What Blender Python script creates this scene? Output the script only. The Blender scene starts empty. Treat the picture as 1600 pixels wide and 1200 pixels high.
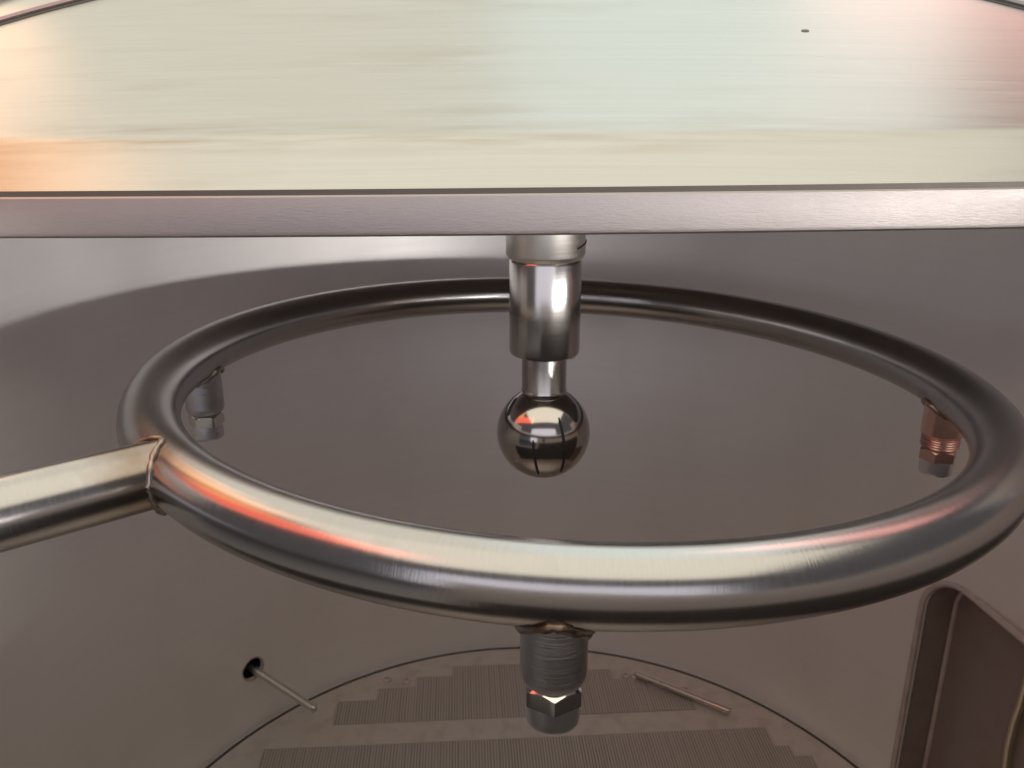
import bpy, bmesh, math, random
from mathutils import Vector, Matrix, noise
R = math.radians
random.seed(4)
sc = bpy.context.scene
COL = sc.collection
H = 0.815                      # camera height above the tank floor
CX, CY = 0.026, 0.643          # vertical axis of the tank

# ------------------------------------------------------------------ camera
cd = bpy.data.cameras.new('camera'); cam = bpy.data.objects.new('camera', cd); COL.objects.link(cam)
cam.location = (0, 0, H); cam.rotation_euler = (R(90 - 18.32), 0, 0)
cd.sensor_width = 36; cd.lens = 29.25; cd.clip_start = 0.01; cd.clip_end = 200
cd.dof.use_dof = True; cd.dof.focus_distance = 0.52; cd.dof.aperture_fstop = 16
sc.camera = cam

# ------------------------------------------------------------------ world and lamps
w = bpy.data.worlds.new('World'); sc.world = w; w.use_nodes = True
bg = w.node_tree.nodes['Background']; bg.inputs['Color'].default_value = (0.90, 0.86, 0.88, 1); bg.inputs['Strength'].default_value = 0.15

def area(name, loc, target, sx, sy, col, rad):
    l = bpy.data.lights.new(name, 'AREA'); l.shape = 'RECTANGLE'; l.size = sx; l.size_y = sy
    l.color = col; l.energy = rad * math.pi * sx * sy
    o = bpy.data.objects.new(name, l); COL.objects.link(o); o.location = loc
    d = Vector(target) - Vector(loc)
    o.rotation_euler = d.to_track_quat('-Z', 'Y').to_euler() if abs(d.x) + abs(d.y) > 1e-6 else (0, 0, 0)
    return o
def area_dir(name, loc, nrm, xdir, sx, sy, col, rad):
    o = area(name, loc, Vector(loc) + Vector(nrm), sx, sy, col, rad)
    z = -Vector(nrm).normalized(); x = Vector(xdir); x = (x - z * x.dot(z)).normalized(); y = z.cross(x)
    o.rotation_euler = Matrix((x, y, z)).transposed().to_euler()
    return o
LZ = H + 1.5
area('cream_ceiling_lamp', (0.12, -0.20, LZ), (0.12, -0.20, 0), 3.0, 2.0, (1.0, 0.93, 0.75), 1.66)
area('white_ceiling_lamp', (0.58, 2.20, LZ), (0.58, 2.20, 0), 1.28, 2.8, (0.92, 1.0, 0.91), 1.66)
area('beige_ceiling_lamp', (-0.92, 2.20, LZ), (-0.92, 2.20, 0), 1.7, 2.8, (1.0, 0.95, 0.78), 1.38)
area_dir('front_fill', (-0.1, -3.0, H + 0.55), (0, 1, 0), (1, 0, 0), 4.4, 2.3, (0.93, 0.91, 1.0), 1.32)  # added unseen fill behind the camera for silvery tube reflections
area_dir('window_lamp', (2.83, -2.21, H - 0.110), (-0.7, 0.714, 0), (0.714, 0.7, 0), 3.0, 0.12, (1.0, 0.96, 0.92), 95)
area_dir('orange_reflection_fill', (-0.68, 0.60, H + 0.33), (0.35, -0.15, -0.5), (1, -1, 0), 0.34, 0.24, (1.0, 0.42, 0.12), 1.6)  # added unseen light for the tube's orange reflection, no real lamp
area_dir('peach_reflection_fill', (-0.74, 0.86, H + 0.36), (0.4, -0.2, -0.5), (1, -1, 0), 0.22, 0.26, (1.0, 0.55, 0.30), 1.7)  # added unseen light putting a peach reflection on the lid's left
area_dir('red_reflection_fill', (-0.64, 0.30, H + 0.30), (0.54, 0.15, -0.5), (0.65, -0.42, 0), 0.80, 0.21, (1.0, 0.14, 0.06), 2.1)  # added unseen light in place of red clothing mirrored in the tube
area_dir('rose_reflection_fill', (1.12, 1.34, H + 1.05), (-0.1, -0.1, -1), (1, -0.3, 0), 0.9, 0.5, (1.0, 0.44, 0.38), 2.2)  # added unseen light for the pink reflection in the lid's corner
sc.render.engine = 'CYCLES'
sc.view_settings.view_transform = 'Standard'; sc.view_settings.look = 'None'
sc.view_settings.exposure = 0; sc.view_settings.gamma = 1
sc.cycles.max_bounces = 20; sc.cycles.glossy_bounces = 20

# ------------------------------------------------------------------ materials
def mat(name, col, rough=0.3, metal=1.0, streak=None, uv=False, bump=0.0, bscale=300, rvar=0.08, cvar=0.06, stain=0.0, stain_col=(0.3, 0.2, 0.12), sscale=(45, 45, 45), slo=0.48, shi=0.68):
    m = bpy.data.materials.new(name); m.use_nodes = True
    nt = m.node_tree; N = nt.nodes; L = nt.links
    b = N['Principled BSDF']
    b.inputs['Metallic'].default_value = metal
    tc = N.new('ShaderNodeTexCoord')
    src = tc.outputs['UV' if uv else 'Object']
    mp = N.new('ShaderNodeMapping'); L.new(src, mp.inputs['Vector'])
    mp.inputs['Scale'].default_value = streak or (60, 60, 60)
    n1 = N.new('ShaderNodeTexNoise'); n1.inputs['Scale'].default_value = 1; n1.inputs['Detail'].default_value = 6
    n1.inputs['Roughness'].default_value = 0.65
    L.new(mp.outputs[0], n1.inputs['Vector'])
    n2 = N.new('ShaderNodeTexNoise'); n2.inputs['Scale'].default_value = 9; n2.inputs['Detail'].default_value = 4
    L.new(tc.outputs['Object'], n2.inputs['Vector'])
    # roughness
    r1 = N.new('ShaderNodeMath'); r1.operation = 'MULTIPLY_ADD'
    L.new(n1.outputs['Fac'], r1.inputs[0]); r1.inputs[1].default_value = rvar * 2; r1.inputs[2].default_value = rough - rvar
    r2 = N.new('ShaderNodeMath'); r2.operation = 'MULTIPLY_ADD'
    L.new(n2.outputs['Fac'], r2.inputs[0]); r2.inputs[1].default_value = rvar; L.new(r1.outputs[0], r2.inputs[2])
    r2.use_clamp = True
    L.new(r2.outputs[0], b.inputs['Roughness'])
    # colour
    mx = N.new('ShaderNodeMix'); mx.data_type = 'RGBA'
    mx.inputs['A'].default_value = tuple(c * (1 - cvar) for c in col) + (1,)
    mx.inputs['B'].default_value = tuple(min(1, c * (1 + cvar)) for c in col) + (1,)
    L.new(n1.outputs['Fac'], mx.inputs['Factor'])
    out = mx.outputs['Result']
    if stain:
        n3 = N.new('ShaderNodeTexNoise'); n3.inputs['Scale'].default_value = 1; n3.inputs['Detail'].default_value = 8
        m3 = N.new('ShaderNodeMapping'); m3.inputs['Scale'].default_value = sscale; L.new(tc.outputs['Object'], m3.inputs['Vector']); L.new(m3.outputs[0], n3.inputs['Vector'])
        cr = N.new('ShaderNodeValToRGB'); cr.color_ramp.elements[0].position = slo; cr.color_ramp.elements[1].position = shi
        L.new(n3.outputs['Fac'], cr.inputs['Fac'])
        ml = N.new('ShaderNodeMath'); ml.operation = 'MULTIPLY'; ml.inputs[1].default_value = stain
        L.new(cr.outputs['Color'], ml.inputs[0])
        m2 = N.new('ShaderNodeMix'); m2.data_type = 'RGBA'
        L.new(ml.outputs[0], m2.inputs['Factor']); L.new(out, m2.inputs['A']); m2.inputs['B'].default_value = stain_col + (1,)
        out = m2.outputs['Result']
    L.new(out, b.inputs['Base Color'])
    if bump:
        bp = N.new('ShaderNodeBump'); bp.inputs['Strength'].default_value = bump; bp.inputs['Distance'].default_value = 0.0005
        L.new(n1.outputs['Fac'], bp.inputs['Height']); L.new(bp.outputs[0], b.inputs['Normal'])
    return m
M = {}
M['lid'] = mat('brushed lid steel', (0.405, 0.405, 0.395), 0.26, streak=(2.5, 300, 300), bump=0.14, rvar=0.07, cvar=0.11, stain=0.34, stain_col=(0.25, 0.20, 0.15), sscale=(4.5, 30, 30), slo=0.55, shi=0.78)
M['flange'] = mat('ground flange steel', (0.385, 0.35, 0.34), 0.44, streak=(120, 500, 1100), bump=0.32, rvar=0.10, cvar=0.12)
M['ring'] = mat('satin tube steel', (0.39, 0.375, 0.37), 0.185, streak=(900, 9, 1), uv=True, bump=0.14, rvar=0.06, cvar=0.08, stain=0.25, stain_col=(0.22, 0.20, 0.19), sscale=(30, 30, 30), slo=0.58, shi=0.76)
M['post'] = mat('turned post steel', (0.44, 0.42, 0.41), 0.18, streak=(30, 30, 900), bump=0.04, rvar=0.05)
M['ball'] = mat('polished ball steel', (0.42, 0.39, 0.375), 0.12, rvar=0.03, cvar=0.02)
M['fit'] = mat('machined fitting steel', (0.50, 0.50, 0.53), 0.27, streak=(16, 16, 1500), bump=0.6, rvar=0.12, cvar=0.16, stain=0.35, stain_col=(0.22, 0.20, 0.20), sscale=(90, 90, 60), slo=0.5, shi=0.7)
M['painted_reflection'] = mat('copper tinted fitting', (0.66, 0.44, 0.38), 0.26, streak=(40, 40, 1100), bump=0.35, rvar=0.08)  # orange reflection painted into the fitting's base colour
M['cap'] = mat('satin cap steel', (0.66, 0.66, 0.70), 0.36, streak=(40, 40, 900), bump=0.1)
M['collar'] = mat('bright collar steel', (0.78, 0.75, 0.72), 0.30, streak=(30, 30, 900), bump=0.05)
M['nut'] = mat('bright nut steel', (0.70, 0.69, 0.67), 0.12, rvar=0.03)
M['weld'] = mat('weld bead metal', (0.40, 0.37, 0.34), 0.34, rvar=0.12, streak=(200, 200, 200), bump=0.8, stain=0.85, stain_col=(0.17, 0.11, 0.07), slo=0.40, shi=0.60)
M['wall'] = mat('tank wall steel', (0.91, 0.88, 0.875), 0.46, 0.55, streak=(6, 6, 160), bump=0.05, rvar=0.05, cvar=0.04, stain=0.16, stain_col=(0.60, 0.54, 0.52), sscale=(7, 7, 4), slo=0.45, shi=0.75)
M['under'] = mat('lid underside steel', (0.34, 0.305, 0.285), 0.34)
M['reflection_darkener'] = mat('dark front liner', (0.10, 0.097, 0.10), 0.45, 0.0)
M['floor'] = mat('false bottom steel', (0.62, 0.56, 0.52), 0.42, 0.35, streak=(20, 20, 20), bump=0.03, rvar=0.05, stain=0.25, stain_col=(0.30, 0.24, 0.20))
M['bar'] = mat('slot wire steel', (0.56, 0.50, 0.46), 0.40, 0.5, rvar=0.05)
M['slot'] = mat('painted slot shadow', (0.29, 0.26, 0.235), 0.7, metal=0.0)  # darkness of the open slots painted on the plate under the bars
M['concrete'] = mat('grey concrete', (0.30, 0.29, 0.28), 0.7, metal=0.0)
M['black'] = mat('black recess shade', (0.010, 0.010, 0.011), 0.6, metal=0.0)  # dark depth of holes, slots and grooves painted as black
M['gap'] = mat('dark gasket', (0.10, 0.085, 0.075), 0.45, metal=0.3)
M['rod'] = mat('probe steel', (0.66, 0.62, 0.57), 0.25)
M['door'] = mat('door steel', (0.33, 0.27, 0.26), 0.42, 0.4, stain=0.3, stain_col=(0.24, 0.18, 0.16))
M['lip'] = mat('door lip steel', (0.60, 0.53, 0.52), 0.40, 0.5, stain=0.3)
M['brass'] = mat('pale latch steel', (0.72, 0.66, 0.50), 0.30)

def heat_tint(m, points):
    """straw and brown heat colour burnt into the tube round its welds"""
    nt = m.node_tree; N = nt.nodes; L = nt.links; b = N['Principled BSDF']
    for p, r0, r1, col in points:
        tc = N.new('ShaderNodeTexCoord'); d = N.new('ShaderNodeVectorMath'); d.operation = 'DISTANCE'; d.inputs[1].default_value = p
        L.new(tc.outputs['Object'], d.inputs[0])
        nz = N.new('ShaderNodeTexNoise'); nz.inputs['Scale'].default_value = 90; nz.inputs['Detail'].default_value = 5; L.new(tc.outputs['Object'], nz.inputs['Vector'])
        ad = N.new('ShaderNodeMath'); ad.operation = 'MULTIPLY_ADD'; L.new(nz.outputs['Fac'], ad.inputs[0]); ad.inputs[1].default_value = 0.016; L.new(d.outputs['Value'], ad.inputs[2])
        mr = N.new('ShaderNodeMapRange'); mr.inputs['From Min'].default_value = r0; mr.inputs['From Max'].default_value = r1
        mr.inputs['To Min'].default_value = 0.75; mr.inputs['To Max'].default_value = 0.0; L.new(ad.outputs[0], mr.inputs['Value'])
        mx = N.new('ShaderNodeMix'); mx.data_type = 'RGBA'; L.new(mr.outputs[0], mx.inputs['Factor'])
        L.new(b.inputs['Base Color'].links[0].from_socket, mx.inputs['A']); mx.inputs['B'].default_value = col + (1,)
        L.new(mx.outputs['Result'], b.inputs['Base Color'])

def smear(m):
    """brown wiping smears along the bend of the lid"""
    nt = m.node_tree; N = nt.nodes; L = nt.links; b = N['Principled BSDF']
    def math_(op, a, bb):
        n = N.new('ShaderNodeMath'); n.operation = op
        for k, v in enumerate((a, bb)):
            if v is None: continue
            if isinstance(v, (int, float)): n.inputs[k].default_value = v
            else: L.new(v, n.inputs[k])
        return n.outputs[0]
    tc = N.new('ShaderNodeTexCoord'); sp = N.new('ShaderNodeSeparateXYZ'); L.new(tc.outputs['Object'], sp.inputs[0])
    mp = N.new('ShaderNodeMapping'); mp.inputs['Scale'].default_value = (9, 120, 120); L.new(tc.outputs['Object'], mp.inputs['Vector'])
    nz = N.new('ShaderNodeTexNoise'); nz.inputs['Scale'].default_value = 1; nz.inputs['Detail'].default_value = 7; L.new(mp.outputs[0], nz.inputs['Vector'])
    zz = math_('SUBTRACT', sp.outputs['Z'], math_('MULTIPLY', sp.outputs['X'], 0.0095))
    d = math_('ABSOLUTE', math_('SUBTRACT', zz, 0.0305), None)
    band = N.new('ShaderNodeMapRange'); band.inputs['From Min'].default_value = 0.0005; band.inputs['From Max'].default_value = 0.013
    band.inputs['To Min'].default_value = 1; band.inputs['To Max'].default_value = 0; L.new(d, band.inputs['Value'])
    side = N.new('ShaderNodeMapRange'); side.inputs['From Min'].default_value = -0.30; side.inputs['From Max'].default_value = 0.25
    side.inputs['To Min'].default_value = 1; side.inputs['To Max'].default_value = 0.3; L.new(sp.outputs['X'], side.inputs['Value'])
    nr = N.new('ShaderNodeMapRange'); nr.inputs['From Min'].default_value = 0.40; nr.inputs['From Max'].default_value = 0.68; L.new(nz.outputs['Fac'], nr.inputs['Value'])
    f = math_('MULTIPLY', math_('MULTIPLY', band.outputs[0], side.outputs[0]), math_('MULTIPLY', nr.outputs[0], 0.62))
    mx = N.new('ShaderNodeMix'); mx.data_type = 'RGBA'; L.new(f, mx.inputs['Factor'])
    L.new(b.inputs['Base Color'].links[0].from_socket, mx.inputs['A']); mx.inputs['B'].default_value = (0.24, 0.19, 0.13, 1)
    L.new(mx.outputs['Result'], b.inputs['Base Color'])
smear(M['lid'])

# ------------------------------------------------------------------ builders
def empty(name, loc, label, cat, group=None):
    o = bpy.data.objects.new(name, None); COL.objects.link(o); o.location = loc; o.empty_display_size = 0.02
    o['label'] = label; o['category'] = cat
    if group: o['group'] = group
    return o
def world_of(o):
    m = Matrix.Translation(o.location) if o else Matrix()
    while o and o.parent:
        o = o.parent; m = Matrix.Translation(o.location) @ m
    return m
def link(name, bm, m, parent=None, ang=35, smooth=True):
    """bm is in world coordinates; the part's origin follows its parent"""
    me = bpy.data.meshes.new(name)
    if parent:
        bm.transform(world_of(parent).inverted())
    bmesh.ops.recalc_face_normals(bm, faces=bm.faces)
    bm.to_mesh(me); bm.free()
    if smooth:
        me.polygons.foreach_set('use_smooth', [True] * len(me.polygons))
        me.set_sharp_from_angle(angle=R(ang))
    me.materials.append(m)
    o = bpy.data.objects.new(name, me); COL.objects.link(o)
    if parent: o.parent = parent
    return o
def lathe(bm, prof, c, seg=64, axis=Vector((0, 0, 1)), a0=0.0, caps=True):
    q = Vector((0, 0, 1)).rotation_difference(axis)
    c = Vector(c); rings = []
    for r, z in prof:
        rings.append([bm.verts.new(c + q @ Vector((r * math.cos(a0 + 2 * math.pi * k / seg), r * math.sin(a0 + 2 * math.pi * k / seg), z))) for k in range(seg)])
    for A, B in zip(rings, rings[1:]):
        for k in range(seg):
            bm.faces.new((A[k], A[(k + 1) % seg], B[(k + 1) % seg], B[k]))
    if caps:
        bm.faces.new(rings[0]); bm.faces.new(rings[-1])
def tube(bm, pts, rad, seg=24, closed=False, caps=True, up=None):
    pts = [Vector(p) for p in pts]; n = len(pts)
    uvl = bm.loops.layers.uv.verify()
    tang = []
    for i in range(n):
        a = pts[(i - 1) % n] if closed or i > 0 else pts[i]
        b = pts[(i + 1) % n] if closed or i < n - 1 else pts[i]
        tang.append((b - a).normalized())
    up = Vector(up) if up else (Vector((0, 0, 1)) if abs(tang[0].z) < 0.9 else Vector((1, 0, 0)))
    rings = []; nrm = (up - tang[0] * up.dot(tang[0])).normalized()
    for i in range(n):
        nrm = (nrm - tang[i] * nrm.dot(tang[i])).normalized()
        bi = tang[i].cross(nrm)
        rr = rad(i / max(1, n - 1)) if callable(rad) else rad
        ring = []
        for k in range(seg):
            a = 2 * math.pi * k / seg
            r2 = rr
            ring.append(bm.verts.new(pts[i] + (nrm * math.cos(a) + bi * math.sin(a)) * r2))
        rings.append(ring)
    m = n if closed else n - 1
    s = 0.0
    for i in range(m):
        A, B = rings[i], rings[(i + 1) % n]
        l = (pts[(i + 1) % n] - pts[i]).length
        for k in range(seg):
            f = bm.faces.new((A[k], A[(k + 1) % seg], B[(k + 1) % seg], B[k]))
            for lp, (uu, vv) in zip(f.loops, ((s, k), (s, k + 1), (s + l, k + 1), (s + l, k))):
                lp[uvl].uv = (uu, vv / seg)
        s += l
    if not closed and caps:
        bm.faces.new(rings[0]); bm.faces.new(rings[-1])
def box(bm, lo, hi, mtx=None):
    v = [bm.verts.new(Vector((x, y, z))) for x in (lo[0], hi[0]) for y in (lo[1], hi[1]) for z in (lo[2], hi[2])]
    if mtx:
        for q in v: q.co = mtx @ q.co
    for f in ((0, 1, 3, 2), (4, 6, 7, 5), (0, 4, 5, 1), (2, 3, 7, 6), (0, 2, 6, 4), (1, 5, 7, 3)):
        bm.faces.new([v[i] for i in f])
def loft(bm, rows, closed_u=False):
    V = [[bm.verts.new(Vector(p)) for p in r] for r in rows]
    for A, B in zip(V, V[1:]):
        n = len(A)
        for k in range(n if closed_u else n - 1):
            bm.faces.new((A[k], A[(k + 1) % n], B[(k + 1) % n], B[k]))
    return V
def bead(bm, pts, r0, seed, closed=True, seg=10):
    pts = [Vector(p) for p in pts]; n = len(pts)
    rings = []
    for i in range(n):
        a, b = pts[(i - 1) % n], pts[(i + 1) % n]
        t = (b - a).normalized(); u = t.orthogonal().normalized()
        u = (Vector((0, 0, 1)) - t * t.z)
        u = u.normalized() if u.length > 0.05 else t.orthogonal().normalized()
        v = t.cross(u)
        rip = 0.92 + 0.10 * abs(math.sin(i * math.pi * 26 / n))
        r = r0(i) if callable(r0) else r0
        ring = []
        for k in range(seg):
            an = 2 * math.pi * k / seg
            d = u * math.cos(an) + v * math.sin(an)
            p = pts[i] + d * r
            q = 1 + 0.75 * noise.noise(p * 260 + Vector((seed, 0, 0)))
            ring.append(bm.verts.new(pts[i] + d * r * q * rip))
        rings.append(ring)
    for i in range(n if closed else n - 1):
        A, B = rings[i], rings[(i + 1) % n]
        for k in range(seg):
            bm.faces.new((A[k], A[(k + 1) % seg], B[(k + 1) % seg], B[k]))

def cut(o, cutters):
    """boolean difference, baked into the mesh"""
    obs = []
    for bm in cutters:
        me = bpy.data.meshes.new('cut'); bmesh.ops.recalc_face_normals(bm, faces=bm.faces); bm.to_mesh(me); bm.free()
        c = bpy.data.objects.new('cut', me); COL.objects.link(c); obs.append(c)
        if o.parent: c.location = o.matrix_world.translation + o.parent.location if False else (0, 0, 0)
        md = o.modifiers.new('b', 'BOOLEAN'); md.operation = 'DIFFERENCE'; md.solver = 'EXACT'; md.object = c
    bpy.context.view_layer.update()
    dg = bpy.context.evaluated_depsgraph_get()
    me = bpy.data.meshes.new_from_object(o.evaluated_get(dg))
    o.modifiers.clear(); old = o.data; o.data = me
    for c in obs: bpy.data.objects.remove(c)
    me.polygons.foreach_set('use_smooth', [True] * len(me.polygons))
    me.set_sharp_from_angle(angle=R(28))
    me.name = o.name

# ------------------------------------------------------------------ tank
ZT = H - 0.064                  # top of the tank wall
tank = empty('tank', (0, 0, 0), 'round brown-grey stainless tank whose inside wall surrounds the pipe ring', 'tank')
RW = 0.485
bm = bmesh.new()
seg = 160
prof_in = [(RW - 0.008, 0.0), (RW - 0.0025, 0.0025), (RW, 0.008), (RW, 0.10), (RW, 0.25), (RW, 0.40), (RW, H - 0.24), (RW, H - 0.13), (RW, ZT)]
prof_out = [(RW + 0.005, ZT), (RW + 0.005, H - 0.24), (RW + 0.005, 0.25), (RW + 0.005, 0.0), (RW + 0.003, -0.006)]
loop = [(0.0005, 0.0), (0.25, 0.0)] + prof_in + prof_out + [(0.25, -0.006), (0.0005, -0.006)]
rings = [[bm.verts.new((CX + r * math.cos(2 * math.pi * k / seg), CY + r * math.sin(2 * math.pi * k / seg), z)) for k in range(seg)] for r, z in loop]
for A, B in zip(rings, rings[1:]):
    for k in range(seg): bm.faces.new((A[k], A[(k + 1) % seg], B[(k + 1) % seg], B[k]))
bm.faces.new(rings[0]); bm.faces.new(rings[-1])
wall = link('shell', bm, M['wall'], tank)
# front service opening, door opening in the right-hand wall and probe hole
DA = R(82)                                     # azimuth of the door, from +Y towards +X
dn = Vector((math.sin(DA), math.cos(DA), 0)); dt = Vector((math.cos(DA), -math.sin(DA), 0))
def dpt(t, z, r): return Vector((CX, CY, 0)) + dn * r + dt * t + Vector((0, 0, z))
DW, DZ0, DZ1, DR = 0.1205, 0.012, 0.317, 0.045
def door_loop(g=0.0, n=9):
    out = []
    for cx, cz, a0 in ((DW - DR, DZ1 - DR, 0), (-DW + DR, DZ1 - DR, 90), (-DW + 0.03, DZ0 + 0.03, 180), (DW - 0.03, DZ0 + 0.03, 270)):
        rr = DR if a0 < 180 else 0.03
        for k in range(n):
            a = R(a0 + 90 * k / (n - 1))
            out.append((cx + (rr + g) * math.cos(a), cz + (rr + g) * math.sin(a)))
    return out
def prism(loop2, r0, r1):
    b = bmesh.new()
    A = [b.verts.new(dpt(t, z, r0)) for t, z in loop2]; B = [b.verts.new(dpt(t, z, r1)) for t, z in loop2]
    n = len(A)
    for k in range(n): b.faces.new((A[k], A[(k + 1) % n], B[(k + 1) % n], B[k]))
    b.faces.new(A); b.faces.new(B); return b
HP = Vector((-0.3509, 0.9482, 0.0948))           # probe hole on the knuckle
hr = Vector((HP.x - CX, HP.y - CY, 0)).normalized()
hn = -hr
b2 = bmesh.new(); lathe(b2, [(0.0155, -0.03), (0.0155, 0.03)], HP, 32, hn)
def rim_h(a):
    """height of the front wall's edge; a = degrees from straight ahead, positive to the left"""
    if a > 19: return H - 0.42  # unseen notch added to let front light reach the back wall
    if a > 15: return H - 0.166 - 0.254 * (a - 15) / 4
    k = min(1, max(0, (-a - 2) / 20)); k = k * k * (3 - 2 * k)
    m = min(1, max(0, (-a - 30) / 20)); m = m * m * (3 - 2 * m)
    return H - 0.166 - 0.026 * k + 0.016 * m  # edge shaped to set where the lamp's shadow line falls
b3 = bmesh.new(); rows = []
for a in range(-72, 61):
    dx, dy = math.sin(R(180 + a)), math.cos(R(180 + a))
    rows.append([(CX + f * dx, CY + f * dy, z) for f, z in ((0.70, rim_h(a)), (0.70, H + 0.1), (0.3, H + 0.1), (0.3, rim_h(a)))])
V = loft(b3, rows, True); b3.faces.new(V[0]); b3.faces.new(V[-1])
cut(wall, [prism(door_loop(), 0.42, 0.72), b2, b3])
# pocket behind the probe hole
bm = bmesh.new(); lathe(bm, [(0.0001, -0.060), (0.0185, -0.060), (0.0185, -0.0065), (0.0160, -0.0065), (0.0160, -0.058), (0.0001, -0.058)], HP, 32, hn, caps=False)
link('probe_port', bm, M['black'], tank)
bm = bmesh.new(); lathe(bm, [(0.0156, -0.001), (0.0178, -0.001), (0.0176, 0.0010), (0.0158, 0.0010), (0.0156, -0.001)], HP, 40, hn, caps=False)
link('port_rim', bm, M['lip'], tank)
# door recess
def wall_r(t, z):
    return math.sqrt(RW * RW - t * t)
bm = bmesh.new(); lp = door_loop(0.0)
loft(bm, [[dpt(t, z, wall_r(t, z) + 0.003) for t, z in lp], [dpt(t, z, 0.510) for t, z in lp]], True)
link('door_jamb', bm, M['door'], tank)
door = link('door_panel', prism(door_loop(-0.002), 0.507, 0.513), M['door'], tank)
door['label'] = 'dark recessed door plate in the lower right wall'
bm = bmesh.new(); tube(bm, [dpt(t, z, wall_r(t, z) - 0.0005) for t, z in door_loop(0.003, 14)], 0.0036, 12, True)
link('door_lip', bm, M['lip'], tank)
bm = bmesh.new(); tube(bm, [dpt(t, z, 0.506) for t, z in door_loop(-0.004, 14)], 0.003, 10, True)
link('door_gasket', bm, M['lip'], tank)
bm = bmesh.new()
tube(bm, [Vector(p) for p in ((0.523, 0.710, 0.300), (0.5225, 0.7065, 0.2650), (0.5225, 0.7080, 0.2370), (0.5220, 0.7105, 0.2120), (0.5220, 0.7112, 0.1790), (0.5225, 0.7080, 0.1490), (0.5235, 0.702, 0.12), (0.525, 0.690, 0.10))], 0.0040, 14)
link('door_latch_rod', bm, M['brass'], tank)
# dark liner added unseen inside the front wall to darken the ring's reflections
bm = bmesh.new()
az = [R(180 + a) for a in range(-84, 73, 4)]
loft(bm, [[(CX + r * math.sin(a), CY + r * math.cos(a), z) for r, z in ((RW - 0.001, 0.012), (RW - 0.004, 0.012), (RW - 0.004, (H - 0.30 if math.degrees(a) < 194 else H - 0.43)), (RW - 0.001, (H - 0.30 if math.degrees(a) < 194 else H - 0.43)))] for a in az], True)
link('front_reflection_darkener', bm, M['reflection_darkener'], tank)
# ------------------------------------------------------------------ workshop floor the tank stands over
bm = bmesh.new(); box(bm, (-12, -12, -0.62), (12, 12, -0.60))
wf = link('workshop_floor', bm, M['concrete'], None, smooth=False); wf['kind'] = 'structure'
for k in range(3):
    a = 2 * math.pi * (k + 0.5) / 3
    bm = bmesh.new(); tube(bm, [(CX + 0.36 * math.cos(a), CY + 0.36 * math.sin(a), z) for z in (-0.60, -0.3, -0.006)], 0.025, 20)
    link('leg', bm, M['flange'], tank)

# ------------------------------------------------------------------ false bottom
fb = empty('false_bottom', (CX, CY, 0), 'round slotted false bottom plate lying on the tank floor under the ring', 'false bottom')
bm = bmesh.new(); lathe(bm, [(0.001, 0.0005), (0.475, 0.0005), (0.4755, 0.0030), (0.4745, 0.0038), (0.001, 0.0038)], (CX, CY, 0), 180)
link('base_plate', bm, M['floor'], fb)
bm = bmesh.new(); tube(bm, [(CX + 0.4785 * math.cos(2 * math.pi * k / 200), CY + 0.4785 * math.sin(2 * math.pi * k / 200), 0.0022) for k in range(200)], 0.0022, 10, True)
link('edge_seal', bm, M['gap'], fb)
FR = Matrix.Translation((CX, CY, 0)) @ Matrix.Rotation(R(3.5), 4, 'Z')
def slot_panel(u0, u1, v0, v1):
    n = max(2, round((u1 - u0) / 0.0039)); p = (u1 - u0) / n
    bm = bmesh.new()
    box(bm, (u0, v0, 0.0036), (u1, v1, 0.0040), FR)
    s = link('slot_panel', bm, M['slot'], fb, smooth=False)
    bm = bmesh.new()
    for k in range(n):
        x = u0 + (k + 0.5) * p + random.uniform(-0.0002, 0.0002)
        wd = 0.00125 + random.uniform(-0.00015, 0.0002)
        box(bm, (x - wd, v0, 0.0038), (x + wd, v1, 0.0050 + random.uniform(0, 0.0003)), FR)
    bw = link('slot_bars', bm, M['bar'], s, smooth=False); bw['kind'] = 'stuff'
for u0, u1, v1 in ((-0.256, -0.2, 0.367), (-0.2, -0.145, 0.392), (-0.145, -0.091, 0.414), (-0.091, 0.0, 0.4365), (0.0, 0.091, 0.4365), (0.091, 0.15, 0.416), (0.15, 0.2, 0.392), (0.2, 0.256, 0.367)):
    slot_panel(u0, u1, 0.319, v1)
for u0, u1, v1 in ((-0.385, -0.362, 0.222), (-0.362, -0.342, 0.242), (-0.342, -0.171, 0.278), (-0.171, 0.0, 0.278), (0.0, 0.171, 0.278), (0.171, 0.342, 0.278), (0.342, 0.362, 0.242), (0.362, 0.385, 0.222)):
    slot_panel(u0, u1, 0.02, v1)
def bolt_at(x, y):
    bm = bmesh.new(); lathe(bm, [(0.0001, 0.0035), (0.0062, 0.0035), (0.0062, 0.0062), (0.0050, 0.0072), (0.0026, 0.0072), (0.0024, 0.0050), (0.0001, 0.0050)], (x, y, 0), 20)
    link('bolt', bm, M['lip'], fb)
for p in ((0.1707, 1.0505), (0.1845, 1.0495), (-0.1577, 1.0387), (-0.1868, 1.0416)): bolt_at(*p)
bm = bmesh.new()
a, b_ = Vector((0.187, 1.047, 0.0108)), Vector((0.306, 0.966, 0.0108)); d = (b_ - a).normalized()
tube(bm, [a - d * 0.0012, a, a + d * 0.002, a.lerp(b_, 0.5), b_ - d * 0.002, b_, b_ + d * 0.0012], lambda t: 0.0040 if t in (0, 1) else 0.0053, 16)
hd = link('lifting_handle', bm, M['rod'], fb)

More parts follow.
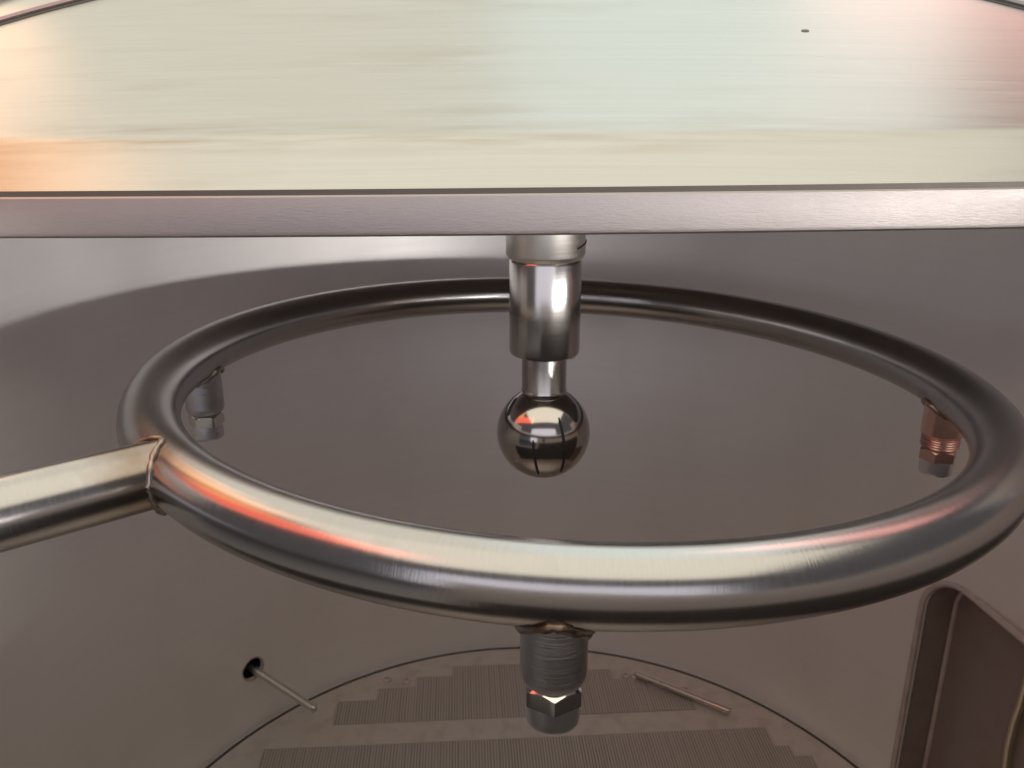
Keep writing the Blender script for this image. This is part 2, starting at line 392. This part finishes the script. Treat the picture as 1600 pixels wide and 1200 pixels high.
# ------------------------------------------------------------------ probe
pr = empty('temperature_probe', tuple(HP), 'thin steel probe rod sticking out of the dark round wall hole', 'probe')
bm = bmesh.new()
tip = Vector((-0.2508, 0.870, 0.0948)); base = HP - (tip - HP).normalized() * 0.05
tube(bm, [base, HP.lerp(tip, 0.3), HP.lerp(tip, 0.7), tip], 0.0050, 18)
link('rod', bm, M['rod'], pr)
bm = bmesh.new(); dd = (tip - HP).normalized()
tube(bm, [tip - dd * 0.004, tip + dd * 0.001, tip + dd * 0.0035], lambda t: 0.0056 if t < 0.7 else 0.0030, 18)
link('rod_tip', bm, M['rod'], pr)

# ------------------------------------------------------------------ rear fixed lid half with its front flange
YB, XB = 0.600, 0.0
def bow(x): return 0.013 * (x / 0.42) ** 2 if abs(x) < 0.42 else 0.013 + 0.05 * (abs(x) - 0.42)
def lean(x): return 0.0095 * x                    # slight roll of the lid
fl = empty('fixed_lid', (CX, YB, H - 0.06), 'fixed rear lid half with ground steel front flange above the hanging post', 'lid')
xs = [-0.455 + 0.975 * k / 96 for k in range(97)]
# flange: rounded rectangular bar, bent down at the front
prof = [(0.0040, -0.0574), (0.0028, -0.0586), (0.0, -0.0825), (0.0006, -0.0852), (0.0024, -0.0868), (0.0050, -0.0870), (0.0075, -0.0574)]
bm = bmesh.new()
V = loft(bm, [[(x, YB + bow(x) + py, H + pz + lean(x)) for py, pz in prof] for x in xs], True)
bm.faces.new(V[0]); bm.faces.new(V[-1])
link('flange', bm, M['flange'], fl)
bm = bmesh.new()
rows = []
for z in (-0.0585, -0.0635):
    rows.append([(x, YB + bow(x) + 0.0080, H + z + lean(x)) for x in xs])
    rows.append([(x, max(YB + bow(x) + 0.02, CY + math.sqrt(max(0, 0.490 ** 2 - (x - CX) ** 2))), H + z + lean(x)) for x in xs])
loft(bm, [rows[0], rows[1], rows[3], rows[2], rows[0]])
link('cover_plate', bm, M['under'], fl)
# dark gasket line between flange and hinged half
bm = bmesh.new()
loft(bm, [[(x, YB + bow(x) + dy, H + dz + lean(x)) for dy, dz in ((0.005, -0.0576), (0.005, -0.0535), (0.014, -0.0535), (0.014, -0.0576))] for x in xs], True)
link('gasket', bm, M['gap'], fl)

# ------------------------------------------------------------------ hinged lid half, folded back
hl = empty('hinged_lid', (CX, 0.61, H - 0.05), 'large bright brushed steel lid half folded back above the flange', 'lid')
def lid_pt(x, s):
    """s = distance up the lid's face; bends gently from the steep lower band to the flatter upper face"""
    A0, A1, S1 = R(48), R(38), 0.0487
    n = 24; y = 0.6065 + bow(x); z = H - 0.0538 + lean(x)
    for k in range(n):
        t = (k + 0.5) / n * s
        e = min(1, max(0, (t - S1 + 0.005) / 0.010)); e = e * e * (3 - 2 * e)
        a = A0 + (A1 - A0) * e
        y += math.cos(a) * s / n; z += math.sin(a) * s / n
    return Vector((x, y, z))
def s_arc(x): return 0.0487 - 0.66 + math.sqrt(0.917 ** 2 - (x - 0.007) ** 2)
lx = [-0.53 + 1.07 * k / 90 for k in range(91)]
off = Vector((0, -math.sin(R(38)), math.cos(R(38))))
bm = bmesh.new()
sv = [0, 0.012, 0.025, 0.038, 0.043, 0.0447, 0.0464, 0.0481, 0.0498, 0.0515, 0.0532, 0.055, 0.06]
rows = []
for x in lx:
    sa = s_arc(x)
    rows.append([lid_pt(x, s) for s in sv] + [lid_pt(x, 0.06 + (sa - 0.06) * k / 6) for k in range(1, 7)])
back = [[p - off * 0.004 for p in r] for r in rows]
loft(bm, rows)
loft(bm, back)
loft(bm, [[r[0] for r in rows], [r[0] for r in back]]); loft(bm, [[r[-1] for r in rows], [r[-1] for r in back]])
bmesh.ops.remove_doubles(bm, verts=bm.verts, dist=1e-6)
link('face_panel', bm, M['lid'], hl, 20)
bm = bmesh.new()
loft(bm, [[lid_pt(x, s_arc(x) + a_) + off * o_ for a_, o_ in ((0.0003, -0.004), (0.0003, 0.0005), (0.004, 0.0005), (0.004, -0.004))] for x in lx], True)
link('seam', bm, M['gap'], hl)
bm = bmesh.new()
loft(bm, [[lid_pt(x, s_arc(x) + a_) + off * o_ for a_, o_ in ((0.0042, -0.004), (0.0042, 0.0025), (0.0062, 0.0042), (0.020, 0.0042), (0.050, 0.0005), (0.056, -0.004), (0.050, -0.008))] for x in lx], True)
link('outer_lip', bm, M['lid'], hl)
bm = bmesh.new(); c = lid_pt(0.2410, 0.172)
lathe(bm, [(0.0001, -0.001), (0.0017, -0.001), (0.0017, 0.0003), (0.0001, 0.0003)], c, 16, off)
for v in bm.verts: v.co.x = c.x + (v.co.x - c.x) * 2.0
link('small_plug', bm, M['gap'], hl)

# ------------------------------------------------------------------ hanging spray ball
PX, PY = CX, CY
sb = empty('spray_ball', (PX, PY, H - 0.0635), 'polished spray ball on a stepped steel post hanging through the ring', 'spray ball')
def hz(v): return H + v
bm = bmesh.new(); lathe(bm, [(0.0308, hz(-0.0638)), (0.0308, hz(-0.1060)), (0.0304, hz(-0.1072)), (0.0284, hz(-0.1098)), (0.0270, hz(-0.1100))], (PX, PY, 0), 72)
link('collar', bm, M['collar'], sb)
bm = bmesh.new(); lathe(bm, [(0.0268, hz(-0.1090)), (0.0276, hz(-0.1112)), (0.0281, hz(-0.1122)), (0.0281, hz(-0.1835)), (0.0276, hz(-0.1852)), (0.0262, hz(-0.1862)), (0.0150, hz(-0.1864))], (PX, PY, 0), 72)
link('sleeve', bm, M['post'], sb)
bm = bmesh.new(); lathe(bm, [(0.0176, hz(-0.1855)), (0.0180, hz(-0.1875)), (0.0180, hz(-0.2160)), (0.0183, hz(-0.2166)), (0.0186, hz(-0.2176)), (0.0183, hz(-0.2188)), (0.0165, hz(-0.2200))], (PX, PY, 0), 64)
link('neck', bm, M['post'], sb)
# groove and wrench flats on the collar
bm = bmesh.new(); tube(bm, [(PX + 0.0309 * math.sin(R(a)), PY - 0.0309 * math.cos(R(a)), hz(-0.0985) + 0.00009 * (a - 60)) for a in range(48, 92, 4)], 0.0007, 8)
link('scribe_mark', bm, M['black'], sb)
BC, BR = Vector((PX, PY, H - 0.2544)), 0.0385
bm = bmesh.new()
bmesh.ops.create_uvsphere(bm, u_segments=96, v_segments=64, radius=BR, matrix=Matrix.Translation(BC))
ball = link('ball', bm, M['ball'], sb)
def sph(lon, lat, r): return BC + Vector((math.sin(R(lon)) * math.cos(R(lat)), -math.cos(R(lon)) * math.cos(R(lat)), math.sin(R(lat)))) * r
for (l0, a0, l1, a1, wd) in ((-14.4, 10.5, -8.7, -42.4, 0.0011), (20.5, 37.0, 26.5, -40.5, 0.0012), (-80, 54, -62, 30, 0.0020), (66, 48, 46, 27, 0.0021), (160, 30, 165, -30, 0.0008), (-150, 20, -145, -40, 0.0008)):
    rows = []
    n = 28; P0 = sph(l0, a0, 1) - BC; P1 = sph(l1, a1, 1) - BC
    for k in range(n + 1):
        t = k / n; q = P0.slerp(P1, t); 
        tg = (P1 - P0); tg = (tg - q * tg.dot(q)).normalized(); sd = tg.cross(q)
        ww = wd * (1 if 0.04 < t < 0.96 else 0.5)
        rows.append([BC + q * (BR - 0.0015) - sd * ww, BC + q * (BR + 0.00015) - sd * ww, BC + q * (BR + 0.00015) + sd * ww, BC + q * (BR - 0.0015) + sd * ww])
    bm = bmesh.new(); V = loft(bm, rows, True); bm.faces.new(V[0]); bm.faces.new(V[-1])
    link('spray_slot', bm, M['black'], ball)

# ------------------------------------------------------------------ ring pipe with arm and four nozzles
RC, RR, TR = Vector((0.0436, 0.6426, H - 0.2068)), 0.3113, 0.020
def ring_pt(az, rr=RR):
    a = R(az); x, y = rr * math.cos(a), rr * math.sin(a)
    return RC + Vector((x, y, -0.0267 * x))
rg = empty('spray_ring', tuple(RC), 'round stainless pipe ring with a side arm and four hanging nozzles', 'pipe ring')
bm = bmesh.new(); tube(bm, [ring_pt(k * 1.5) for k in range(240)], TR, 40, True)
link('ring_pipe', bm, M['ring'], rg, 60)
A0 = ring_pt(219.0); AD = Vector((-0.780, -0.626, -0.006)).normalized()
tt = 0.0
while (A0 + AD * tt - Vector((CX, CY, A0.z))).xy.length < RW + 0.02: tt += 0.002
bm = bmesh.new(); tube(bm, [A0 + AD * (tt * k / 12) for k in range(13)], 0.0199, 40)
link('arm', bm, M['ring'], rg, 60)
SD = Vector((0, 0, 1)).cross(AD).normalized(); UPV = AD.cross(SD)
bm = bmesh.new(); pts = []
for k in range(72):
    a = 2 * math.pi * k / 72; v = math.sin(a) * 0.0199
    s = math.sqrt(max(0, TR ** 2 - v * v)) + 0.002 - 0.018 * math.cos(a) * 0.12
    s += (math.cos(a) * 0.0199) ** 2 / (2 * RR) * -1
    pts.append(A0 + AD * s + SD * (math.cos(a) * 0.0202) + Vector((0, 0, v * 1.02)))
bead(bm, pts, lambda i: (0.0040 if 30 < i < 62 else 0.0018) * (1 + 0.14 * math.sin(i * 1.3)), 3.0, seg=14)
link('weld_bead', bm, M['weld'], rg, 80)
heat_tint(M['ring'], [(A0 + AD * 0.019 - RC, 0.026, 0.046, (0.20, 0.14, 0.09)), (ring_pt(265.6) + Vector((0, 0, -0.02)) - RC, 0.024, 0.038, (0.17, 0.14, 0.12)),
                      (ring_pt(173.5) + Vector((0, 0, -0.02)) - RC, 0.024, 0.036, (0.17, 0.14, 0.12)), (ring_pt(359.5) + Vector((0, 0, -0.02)) - RC, 0.024, 0.036, (0.17, 0.14, 0.12))])
# nozzles
def make_nozzle(az, spin, thread=False):
    c = ring_pt(az); rad = Vector((math.cos(R(az)), math.sin(R(az)), 0)); tan = Vector((-rad.y, rad.x, 0))
    top = c.z - 0.008
    zb = c.z - 0.0505
    bm = bmesh.new()
    pf = [(0.0158, top), (0.0160, zb + 0.006)]
    if thread:
        pf = [(0.0158, top), (0.0160, zb + 0.0115), (0.0150, zb + 0.0105)]
        for k in range(5):
            z = zb + 0.0100 - k * 0.0021
            pf += [(0.0141, z), (0.0150, z - 0.0009), (0.0141, z - 0.0019)]
        pf += [(0.0120, zb - 0.0010)]
    else:
        pf += [(0.0157, zb + 0.0032), (0.0146, zb + 0.0004), (0.0138, zb)]
    pf += [(0.008, zb - 0.001)]
    lathe(bm, pf, (c.x, c.y, 0), 56)
    sl = link('nozzle', bm, M['painted_reflection'] if thread else M['fit'], rg)
    if thread: sl['label'] = 'nozzle with painted coppery reflection and exposed threads'
    # hex nut, chamfered on top
    bm = bmesh.new(); rh = 0.0151; zt = zb - 0.0004; zl = zb - 0.0112
    seg = 60; rows = []
    def hexr(a):
        return rh * math.cos(R(30)) / math.cos((a + R(30)) % R(60) - R(30))
    for kind in range(5):
        row = []
        for k in range(seg):
            a = 2 * math.pi * k / seg; hr_ = hexr(a)
            hr_ = min(hr_, rh * 0.985)
            if kind == 0: r_, z_ = 0.0108, zt
            elif kind == 1: r_, z_ = 0.0116, zt
            elif kind == 2: r_, z_ = hr_, zt - (hr_ - 0.0116) * 0.80 - 0.0004
            elif kind == 3: r_, z_ = hr_, zl
            else: r_, z_ = 0.010, zl
            row.append((c.x + r_ * math.cos(a + R(spin)), c.y + r_ * math.sin(a + R(spin)), z_))
        rows.append(row)
    V = loft(bm, rows, True); bm.faces.new(V[0]); bm.faces.new(V[-1])
    nt = link('hex_nut', bm, M['painted_reflection'] if thread else M['nut'], sl, 25)
    bm = bmesh.new()
    lathe(bm, [(0.0110, zl + 0.0002), (0.0130, zl - 0.0001), (0.01305, zl - 0.0102), (0.0128, zl - 0.0118), (0.0122, zl - 0.0127), (0.0060, zl - 0.0130), (0.0052, zl - 0.0080), (0.0002, zl - 0.0080)], (c.x, c.y, 0), 56)
    link('tip_cap', bm, M['cap'], sl)
    bm = bmesh.new(); pts = []
    for k in range(60):
        a = 2 * math.pi * k / 60
        ex, ey = 0.0166 * math.cos(a), 0.0166 * math.sin(a)
        pts.append(c + rad * ex + tan * ey + Vector((0, 0, -math.sqrt(max(0, TR * TR - ex * ex)) - 0.0006)))
    bead(bm, pts, 0.0026, az * 0.37)
    link('weld_collar', bm, M['weld'], sl, 80)
make_nozzle(265.6, 300)
make_nozzle(173.5, 284)
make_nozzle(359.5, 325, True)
make_nozzle(86.5, 272)
